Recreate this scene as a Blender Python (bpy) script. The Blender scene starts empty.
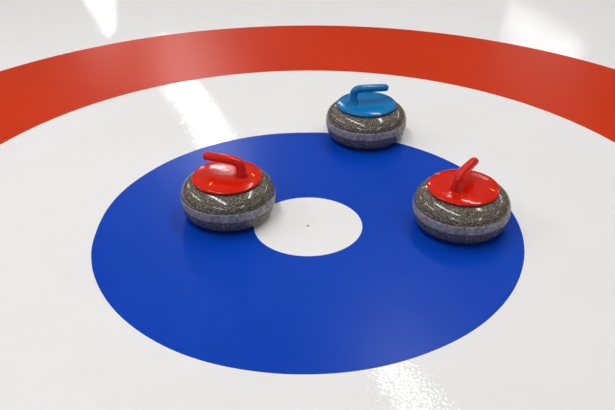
import bpy, bmesh, math, random
from mathutils import Vector, Matrix

scene = bpy.context.scene
C = scene.collection
random.seed(7)

# ---------------------------------------------------------------- camera
F_PX, CAM_Y, CAM_Z, PITCH, ROLL = 800.784, -1.9007, 1.2409, 0.55198, -0.0038
cam_data = bpy.data.cameras.new('camera')
cam_data.sensor_width = 36.0
cam_data.lens = F_PX / 615 * 36.0
cam_data.clip_start = 0.05
cam = bpy.data.objects.new('camera', cam_data)
C.objects.link(cam)
fwd = Vector((0, math.cos(PITCH), -math.sin(PITCH)))
rt = Vector((1, 0, 0)); up = rt.cross(fwd)
r2 = rt * math.cos(ROLL) + up * math.sin(ROLL)
u2 = up * math.cos(ROLL) - rt * math.sin(ROLL)
M = Matrix((r2, u2, -fwd)).transposed().to_4x4()
M.translation = Vector((0, CAM_Y, CAM_Z))
cam.matrix_world = M
scene.camera = cam

# ---------------------------------------------------------------- world, lamps, exposure
world = bpy.data.worlds.new('world'); scene.world = world
world.use_nodes = True
world.node_tree.nodes['Background'].inputs[0].default_value = (0.9, 0.95, 1, 1)
world.node_tree.nodes['Background'].inputs[1].default_value = 0.2
LAMP = 37.5          # radiance of the fluorescent fittings' diffusers
HALL_H = 5.0
scene.view_settings.view_transform = 'Standard'
scene.view_settings.look = 'None'
scene.view_settings.exposure = 0.0
scene.view_settings.gamma = 1.0
scene.view_settings.use_curve_mapping = False
scene.cycles.max_bounces = 8
scene.cycles.diffuse_bounces = 5
scene.cycles.sample_clamp_indirect = 3
scene.cycles.denoising_prefilter = 'ACCURATE'

# ---------------------------------------------------------------- helpers
def obj(name, bm, mat, parent=None, smooth=True, kind=None, label=None):
    me = bpy.data.meshes.new(name)
    bmesh.ops.recalc_face_normals(bm, faces=bm.faces)
    bm.to_mesh(me); bm.free()
    if smooth:
        for p in me.polygons: p.use_smooth = True
    me.materials.append(mat)
    o = bpy.data.objects.new(name, me); C.objects.link(o)
    if parent: o.parent = parent
    if kind: o['kind'] = kind
    if label: o['label'] = label
    return o

def lin(c):
    return tuple(((v / 255 + 0.055) / 1.055) ** 2.4 if v / 255 > 0.04045 else v / 255 / 12.92 for v in c) + (1,)

def mat(name):
    m = bpy.data.materials.new(name); m.use_nodes = True
    nt = m.node_tree
    return m, nt, nt.nodes['Principled BSDF']

def noise(nt, scale, detail=2, rough=0.5, vec=None):
    n = nt.nodes.new('ShaderNodeTexNoise')
    n.inputs['Scale'].default_value = scale
    n.inputs['Detail'].default_value = detail
    n.inputs['Roughness'].default_value = rough
    if vec: nt.links.new(vec, n.inputs['Vector'])
    return n

def ramp(nt, fac, stops):
    r = nt.nodes.new('ShaderNodeValToRGB')
    while len(r.color_ramp.elements) < len(stops): r.color_ramp.elements.new(0.5)
    for e, (p, c) in zip(r.color_ramp.elements, stops): e.position = p; e.color = c
    nt.links.new(fac, r.inputs[0]); return r

def objcoord(nt):
    return nt.nodes.new('ShaderNodeTexCoord').outputs['Object']

def ice_material(name, c1, c2, rough=0.035, bump=0.0002, spec=0.28):
    """Pigment frozen under clear pebbled ice."""
    m, nt, b = mat(name)
    co = objcoord(nt)
    n = noise(nt, 2.3, 6, 0.6, co)
    r = ramp(nt, n.outputs['Fac'], [(0.3, lin(c1)), (0.7, lin(c2))])
    nt.links.new(r.outputs[0], b.inputs['Base Color'])
    b.inputs['Roughness'].default_value = rough
    b.inputs['IOR'].default_value = 1.31
    b.inputs['Specular IOR Level'].default_value = spec
    p = noise(nt, 140, 0, 0.5, co)
    q = noise(nt, 14, 2, 0.5, co)
    bp = nt.nodes.new('ShaderNodeBump'); bp.inputs['Distance'].default_value = bump
    bp.inputs['Strength'].default_value = 1.0
    nt.links.new(p.outputs['Fac'], bp.inputs['Height'])
    b2 = nt.nodes.new('ShaderNodeBump'); b2.inputs['Distance'].default_value = 0.0004
    nt.links.new(q.outputs['Fac'], b2.inputs['Height'])
    nt.links.new(bp.outputs[0], b2.inputs['Normal'])
    nt.links.new(b2.outputs[0], b.inputs['Normal'])
    return m

ICE_WHITE = ice_material('white_ice', (231, 229, 228), (235, 233, 232))
ICE_RED = ice_material('red_ice', (195, 46, 6), (202, 51, 9), rough=0.28, bump=0.00008, spec=0.24)
ICE_BLUE = ice_material('blue_ice', (3, 60, 172), (8, 66, 181), rough=0.26, bump=0.00008, spec=0.26)

def plain(name, c, rough=0.6, spec=0.5):
    m, nt, b = mat(name)
    n = noise(nt, 3, 3, 0.5, objcoord(nt))
    a = lin(c)
    r = ramp(nt, n.outputs['Fac'], [(0.3, tuple(v * 0.95 for v in a[:3]) + (1,)), (0.7, a)])
    nt.links.new(r.outputs[0], b.inputs['Base Color'])
    b.inputs['Roughness'].default_value = rough
    b.inputs['Specular IOR Level'].default_value = spec
    return m

def plastic(name, c, c2):
    m, nt, b = mat(name)
    co = objcoord(nt)
    n = noise(nt, 18, 4, 0.6, co)
    r = ramp(nt, n.outputs['Fac'], [(0.35, lin(c)), (0.7, lin(c2))])
    nt.links.new(r.outputs[0], b.inputs['Base Color'])
    b.inputs['Roughness'].default_value = 0.13
    b.inputs['Specular IOR Level'].default_value = 0.3
    bp = nt.nodes.new('ShaderNodeBump'); bp.inputs['Distance'].default_value = 0.0006
    k = noise(nt, 45, 2, 0.5, co); nt.links.new(k.outputs['Fac'], bp.inputs['Height'])
    nt.links.new(bp.outputs[0], b.inputs['Normal'])
    return m

def granite():
    m, nt, b = mat('polished_granite')
    co = objcoord(nt)
    n = noise(nt, 290, 3, 0.7, co)
    r = ramp(nt, n.outputs['Fac'], [(0.30, lin((36, 30, 23))), (0.47, lin((86, 78, 67))), (0.56, lin((106, 98, 87))), (0.68, lin((200, 194, 182)))])
    v = nt.nodes.new('ShaderNodeTexVoronoi'); v.inputs['Scale'].default_value = 160
    nt.links.new(co, v.inputs['Vector'])
    sp = ramp(nt, v.outputs['Distance'], [(0.10, (1, 1, 1, 1)), (0.22, (0, 0, 0, 1))])
    mx = nt.nodes.new('ShaderNodeMix'); mx.data_type = 'RGBA'
    mm = nt.nodes.new('ShaderNodeMath'); mm.operation = 'MULTIPLY'; mm.inputs[1].default_value = 0.48
    nt.links.new(sp.outputs[0], mm.inputs[0]); nt.links.new(mm.outputs[0], mx.inputs['Factor'])
    nt.links.new(r.outputs[0], mx.inputs['A']); mx.inputs['B'].default_value = lin((182, 176, 160))
    nt.links.new(mx.outputs['Result'], b.inputs['Base Color'])
    b.inputs['Roughness'].default_value = 0.13
    return m

def band_granite():
    m, nt, b = mat('ground_granite_band')
    co = objcoord(nt)
    mp = nt.nodes.new('ShaderNodeMapping'); mp.inputs['Scale'].default_value = (1, 1, 0.7)
    nt.links.new(co, mp.inputs['Vector'])
    n = noise(nt, 260, 3, 0.7, mp.outputs[0])
    k = noise(nt, 90, 3, 0.6, mp.outputs[0])
    ad = nt.nodes.new('ShaderNodeMix'); ad.data_type = 'FLOAT'; ad.inputs['Factor'].default_value = 0.5
    nt.links.new(n.outputs['Fac'], ad.inputs['A']); nt.links.new(k.outputs['Fac'], ad.inputs['B'])
    r = ramp(nt, ad.outputs['Result'], [(0.36, lin((100, 95, 93))), (0.5, lin((150, 145, 144))), (0.68, lin((206, 201, 198)))])
    nt.links.new(r.outputs[0], b.inputs['Base Color'])
    b.inputs['Roughness'].default_value = 0.55
    return m

GRANITE = granite(); BAND = band_granite()
RED = plastic('red_plastic', (207, 24, 2), (213, 30, 4))
BLUE = plastic('blue_plastic', (4, 110, 172), (12, 118, 182))
YELLOW = plain('yellow_ink', (255, 196, 20), 0.5)
BROWN = plain('tan_ink', (150, 140, 110), 0.5)
DARK = plain('dark_speck', (70, 70, 72), 0.6)
WALL = plain('painted_wall', (104, 104, 100), 0.8)
CEIL = plain('painted_ceiling', (196, 197, 192), 0.85)
METAL = plain('white_enamel', (225, 225, 222), 0.4)
# ---------------------------------------------------------------- the hall
ANG = math.atan2(-0.932, 0.363)                     # direction of the lamp rows
U = Vector((math.cos(ANG), math.sin(ANG), 0)); N = Vector((-U.y, U.x, 0))
HALL = Matrix.Rotation(ANG, 4, 'Z')
T0, T1, S0, S1 = -27.0, 21.0, -16.0, 14.0           # extents along U and N

def slab(bm, x0, x1, y0, y1, z0, z1, m4=None):
    vs = [Vector((x, y, z)) for z in (z0, z1) for y in (y0, y1) for x in (x0, x1)]
    if m4: vs = [m4 @ v for v in vs]
    v = [bm.verts.new(p) for p in vs]
    for f in ((0, 1, 3, 2), (4, 5, 7, 6), (0, 1, 5, 4), (2, 3, 7, 6), (0, 2, 6, 4), (1, 3, 7, 5)):
        bm.faces.new([v[i] for i in f])

bm = bmesh.new(); slab(bm, T0, T1, S0, S1, -0.15, 0, HALL)
floor = obj('floor', bm, ICE_WHITE, smooth=False, kind='structure')
bm = bmesh.new(); slab(bm, T0, T1, S0, S1, HALL_H, HALL_H + 0.15, HALL)
obj('ceiling', bm, CEIL, smooth=False, kind='structure')
for nm, a in (('wall_far', (T0 - .2, T0, S0, S1)), ('wall_near', (T1, T1 + .2, S0, S1)),
              ('wall_left', (T0, T1, S0 - .2, S0)), ('wall_right', (T0, T1, S1, S1 + .2))):
    bm = bmesh.new(); slab(bm, *a, 0, HALL_H, HALL)
    obj(nm, bm, WALL, smooth=False, kind='structure')

# painted circles frozen into the ice
def interp(table):
    t = sorted((a % 360, r) for a, r in table)
    def f(d):
        d %= 360
        for (a0, r0), (a1, r1) in zip(t, t[1:] + [(t[0][0] + 360, t[0][1])]):
            for dd in (d, d + 360):
                if a0 <= dd <= a1:
                    k = (dd - a0) / (a1 - a0); k = k * k * (3 - 2 * k)
                    return r0 + (r1 - r0) * k
        return t[0][1]
    return f
BLUE_R = interp([(-179, .5938), (-166.7, .5979), (-159.9, .5990), (-134.8, .6008), (-121.1, .6015), (-96, .5973), (-89.6, .5962),
                 (-83.2, .5958), (-62.2, .5945), (-43.9, .5965), (-20.9, .5977), (-11.8, .5988), (-2.3, .5995), (40, .597), (83.1, .594),
                 (92.4, .5922), (102.5, .5942), (146.2, .5938), (162.2, .596)])
BTN = (0.0015, 0.0045)
def btn_pt(a): return Vector((BTN[0] + 0.1535 * math.cos(a), BTN[1] + 0.152 * math.sin(a), 0))
def ring(name, inner, outer, m, z=0.0004, label=None, n=360):
    bm = bmesh.new(); A = []; B = []
    for i in range(n):
        a = 2 * math.pi * i / n
        A.append(inner(a) if inner else None); B.append(outer(a))
    def vv(p, zz): return bm.verts.new((p.x, p.y, zz))
    bt = [vv(p, z) for p in B]; bb = [vv(p, -0.001) for p in B]
    if inner: at = [vv(p, z) for p in A]; ab = [vv(p, -0.001) for p in A]
    for i in range(n):
        j = (i + 1) % n
        bm.faces.new((bt[i], bt[j], bb[j], bb[i]))
        if inner:
            bm.faces.new((at[i], at[j], bt[j], bt[i])); bm.faces.new((at[i], ab[i], ab[j], at[j]))
    if not inner: bm.faces.new(bt)
    return obj(name, bm, m, floor, smooth=False, label=label)
circ = lambda r: (lambda a: Vector((r * math.cos(a), r * math.sin(a), 0)))
def blue_pt(a):
    r = BLUE_R(math.degrees(a)); return Vector((r * math.cos(a), r * math.sin(a), 0))
ring('red_ring', circ(1.1555), circ(1.7045), ICE_RED, label='wide red painted ring', n=720)
ring('blue_ring', btn_pt, blue_pt, ICE_BLUE, label='blue painted ring around the white button', n=720)
btn = ring('button', None, btn_pt, ICE_WHITE, label='small white painted circle at the centre')
bm = bmesh.new()
vs = [bm.verts.new((x, y, 0.0007)) for x, y in ((-.005, .0005), (-.001, -.0035), (.004, -.001), (.0055, .006), (.001, .003))]
bm.faces.new(vs)
pm = obj('center_mark', bm, DARK, btn, smooth=False, label='tiny dark pinhole mark')

# ---------------------------------------------------------------- curling stones
R_S, Z_M, BAND_H = 0.1353, 0.0640, 0.0135
def stone_profile():
    pts = [(0.0, 0.006), (0.050, 0.006), (0.058, 0.001), (0.062, 0.0), (0.066, 0.0008)]
    rb = 0.084
    n = 28
    for i in range(n + 1):
        a = -math.pi / 2 + math.pi / 2 * i / n
        c, s = math.cos(a), -math.sin(a)
        z = Z_M - (Z_M - 0.002) * s ** (2 / 2.9); r = rb + (R_S - rb) * max(c, 0) ** (2 / 2.9)
        pts.append((r, z))
    rb = 0.050
    for i in range(1, n + 1):
        a = math.pi / 2 * i / n
        c, s = math.cos(a), math.sin(a)
        z = Z_M + 0.0560 * s ** (2 / 2.35); r = rb + (R_S - rb) * max(c, 0) ** (2 / 2.35)
        pts.append((r, z))
    pts.append((0.0, pts[-1][1]))
    return pts
def rad_at(z, prof):
    best = None
    for (r0, z0), (r1, z1) in zip(prof, prof[1:]):
        if r0 > 0.1 and min(z0, z1) <= z <= max(z0, z1) and abs(z1 - z0) > 1e-9:
            best = r0 + (r1 - r0) * (z - z0) / (z1 - z0)
    return best
def lathe(pts, seg=128, closed=False):
    bm = bmesh.new(); rows = []
    for r, z in pts:
        if r < 1e-6: rows.append([bm.verts.new((0, 0, z))])
        else: rows.append([bm.verts.new((r * math.cos(2 * math.pi * k / seg), r * math.sin(2 * math.pi * k / seg), z)) for k in range(seg)])
    pairs = list(zip(rows, rows[1:])) + ([(rows[-1], rows[0])] if closed else [])
    for a, b in pairs:
        for k in range(seg):
            j = (k + 1) % seg
            if len(a) == 1: bm.faces.new((a[0], b[k], b[j]))
            elif len(b) == 1: bm.faces.new((a[k], a[j], b[0]))
            else: bm.faces.new((a[k], a[j], b[j], b[k]))
    return bm
PROF = stone_profile()

CAP = [(r, z + 0.0015) for r, z in [(0.0, 0.1165), (0.090, 0.1165), (0.0985, 0.1167), (0.0998, 0.1178), (0.0996, 0.1194), (0.0975, 0.1210), (0.092, 0.1230), (0.080, 0.1253),
       (0.062, 0.1273), (0.040, 0.1286), (0.020, 0.1291), (0.0, 0.1292)]]
def cap_z(r):
    top = CAP[4:]
    for (r0, z0), (r1, z1) in zip(top, top[1:]):
        if r1 <= r <= r0: return z0 + (z1 - z0) * (r - r0) / (r1 - r0)
    return 0.1307

def catmull(P, k):
    out = []
    Q = [P[0]] + P + [P[-1]]
    for i in range(1, len(Q) - 2):
        p0, p1, p2, p3 = [Vector(q) for q in Q[i - 1:i + 3]]
        for j in range(k):
            t = j / k
            out.append(0.5 * ((2 * p1) + (p2 - p0) * t + (2 * p0 - 5 * p1 + 4 * p2 - p3) * t * t + (3 * p1 - p0 - 3 * p2 + p3) * t ** 3))
    out.append(Vector(P[-1])); return out

def handle_bm():
    # (s, z, lateral radius, in-plane radius): a skirt on the cap, the post, the elbow, the grip
    P = [(-.0470, .1190, .0310, .0220), (-.0470, .1282, .0255, .0185), (-.0470, .1320, .0220, .0160), (-.0471, .1370, .0185, .0142),
         (-.0474, .1450, .0160, .0134), (-.0474, .1550, .0138, .0132), (-.0455, .1655, .0134, .0132), (-.0385, .1735, .0134, .0129),
         (-.0260, .1765, .0135, .0126), (-.0050, .1762, .0137, .0125), (.0200, .1744, .0137, .0125), (.0450, .1722, .0135, .0123), (.0630, .1706, .0131, .0118)]
    S = P
    a = catmull([(p[0], p[1], 0) for p in S], 5); b = catmull([(p[2], p[3], 0) for p in S], 5)
    path = [(x.x, x.y, y.x, y.y) for x, y in zip(a, b)]
    e = path[-1]
    d = Vector((path[-1][0] - path[-3][0], path[-1][1] - path[-3][1])).normalized()
    for k in range(1, 8):
        t = k / 7 * math.pi / 2
        L = 0.0118 * math.sin(t); c = max(math.cos(t), 0.02) ** 0.85
        path.append((e[0] + d.x * L, e[1] + d.y * L, e[2] * c, e[3] * c))
    bm = bmesh.new(); rows = []; seg = 36
    for i, (s, z, ra, rb) in enumerate(path):
        p0 = path[max(i - 1, 0)]; p1 = path[min(i + 1, len(path) - 1)]
        tx, tz = p1[0] - p0[0], p1[1] - p0[1]; L = math.hypot(tx, tz); tx /= L; tz /= L
        if i == 0: tx, tz = 0.0, 1.0
        nx, nz = -tz, tx
        rows.append([bm.verts.new((s + nx * rb * math.cos(2 * math.pi * k / seg), ra * math.sin(2 * math.pi * k / seg),
                                   z + nz * rb * math.cos(2 * math.pi * k / seg))) for k in range(seg)])
    for a_, b_ in zip(rows, rows[1:]):
        for k in range(seg):
            j = (k + 1) % seg; bm.faces.new((a_[k], a_[j], b_[j], b_[k]))
    bm.faces.new(rows[-1]); bm.faces.new(rows[0])
    return bm

def mark_bm(x, y, pts, w):
    """A small inked stroke lying on the cap."""
    bm = bmesh.new()
    for (ax, ay), (bx, by) in zip(pts, pts[1:]):
        d = Vector((bx - ax, by - ay)).normalized(); q = Vector((-d.y, d.x)) * w / 2; n = 4
        prev = None
        for i in range(n + 1):
            t = i / n; c = Vector((x + ax + (bx - ax) * t, y + ay + (by - ay) * t))
            cur = [bm.verts.new((v.x, v.y, cap_z(v.length) + 0.0006)) for v in (c - q, c + q)]
            if prev: bm.faces.new((prev[0], prev[1], cur[1], cur[0]))
            prev = cur
    return bm

def curling_stone(x, y, ang, m, label, marks, ink):
    t = bpy.data.objects.new('curling_stone', None); C.objects.link(t)
    t.location = (x, y, 0.0004)
    t.empty_display_size = 0.1
    t['label'] = label; t['category'] = 'curling stone'; t['group'] = 'curling stones on the painted rings'
    body = obj('granite_body', lathe(PROF), GRANITE, t)
    z0, z1 = Z_M - 0.0165, Z_M + 0.0095
    n = 12; outer = []
    for i in range(n + 1):
        z = z0 + (z1 - z0) * i / n; outer.append((rad_at(z, PROF) + (0.0006 if 0 < i < n else 0.0002), z))
    inner = [(r - 0.003, z) for r, z in reversed(outer)]
    obj('striking_band', lathe(outer + inner, closed=True), BAND, body, label='pale matt ground band round the widest part')
    cap = obj('handle_cap', lathe(CAP), m, t)
    grip = obj('handle_grip', handle_bm(), m, cap)
    grip.rotation_euler = (0, 0, ang)
    for mx_, my_, pts, w in marks:
        obj('painted_mark', mark_bm(mx_, my_, pts, w), ink, cap, smooth=False, label='small painted mark')
    return t

def squig(a):
    return [(-.006, -.002), (-.001, .002), (.002, -.002), (.007, .001)] if a == 0 else [(-.005, .004), (.0, .001), (.001, -.002), (.006, -.004)]
SL = (-.2276, .0758); SB = (.1998, .5655); SR = (.4317, .0116)
curling_stone(*SL, math.radians(154), RED, 'granite curling stone with red handle pointing to the far left, overlapping edge of white button',
              [(-.268 - SL[0], .0195 - SL[1], [(-.0022, -.007), (.0022, .007)], .0036), (-.154 - SL[0], .070 - SL[1], [(-.0035, .006), (.0045, -.007)], .0036)], YELLOW)
curling_stone(*SB, math.radians(15), BLUE, 'granite curling stone with bright blue handle, on far edge of the blue ring',
              [(.121 - SB[0], .585 - SB[1], [(-.003, -.004), (.004, .004)], .003)], BROWN)
curling_stone(*SR, math.radians(58), RED, 'granite curling stone with red handle pointing away, near right edge of the blue ring',
              [(.368 - SR[0], .077 - SR[1], squig(0), .0038), (.388 - SR[0], -.033 - SR[1], [(-.003, -.004), (0, .001), (.004, .004)], .0045),
               (.505 - SR[0], -.018 - SR[1], squig(1), .0038)], YELLOW)

# ---------------------------------------------------------------- ceiling lamps, in rows along U
def lamp(t, s, length=5.2, w=0.19, level=1.0):
    base = U * t + N * s
    e = bpy.data.objects.new('ceiling_lamp', None); C.objects.link(e)
    e.location = (base.x, base.y, HALL_H); e.rotation_euler = (0, 0, ANG)
    e['label'] = 'long white fluorescent ceiling lamp in a row above the ice'; e['category'] = 'ceiling lamp'; e['group'] = 'fluorescent ceiling lamps'
    bm = bmesh.new(); slab(bm, -length / 2 - .03, length / 2 + .03, -w / 2 - .03, w / 2 + .03, -0.08, 0)
    obj('lamp_housing', bm, METAL, e, smooth=False)
    bm = bmesh.new(); slab(bm, -length / 2, length / 2, -w / 2, w / 2, -0.12, -0.081)
    obj('lamp_diffuser', bm, METAL, e, smooth=False)
    ld = bpy.data.lights.new('lamp_light', 'AREA'); ld.shape = 'RECTANGLE'
    ld.size = length; ld.size_y = w; ld.color = (0.985, 0.99, 1.0)
    ld.energy = LAMP * level * math.pi * length * w
    lo = bpy.data.objects.new('lamp_light', ld); C.objects.link(lo); lo.parent = e
    lo.location = (0, 0, -0.122)
for row_s, t_list in (
    (1.70, (-20.1,)), (2.26, (-11.55,)), (2.54, (-1.75, 8.05)),
    (10.1, (-4.15, 5.65)), (-5.05, (-13.75, -3.95, 5.85)), (-12.5, (-9.5, 0.25)), (-1.3, (-0.2,))):  # last row: extra lamp added to brighten the centre and the stones' highlights
    for t in t_list:
        lamp(t, row_s)
lamp(-11.9, 10.1, length=2.6, level=0.6)
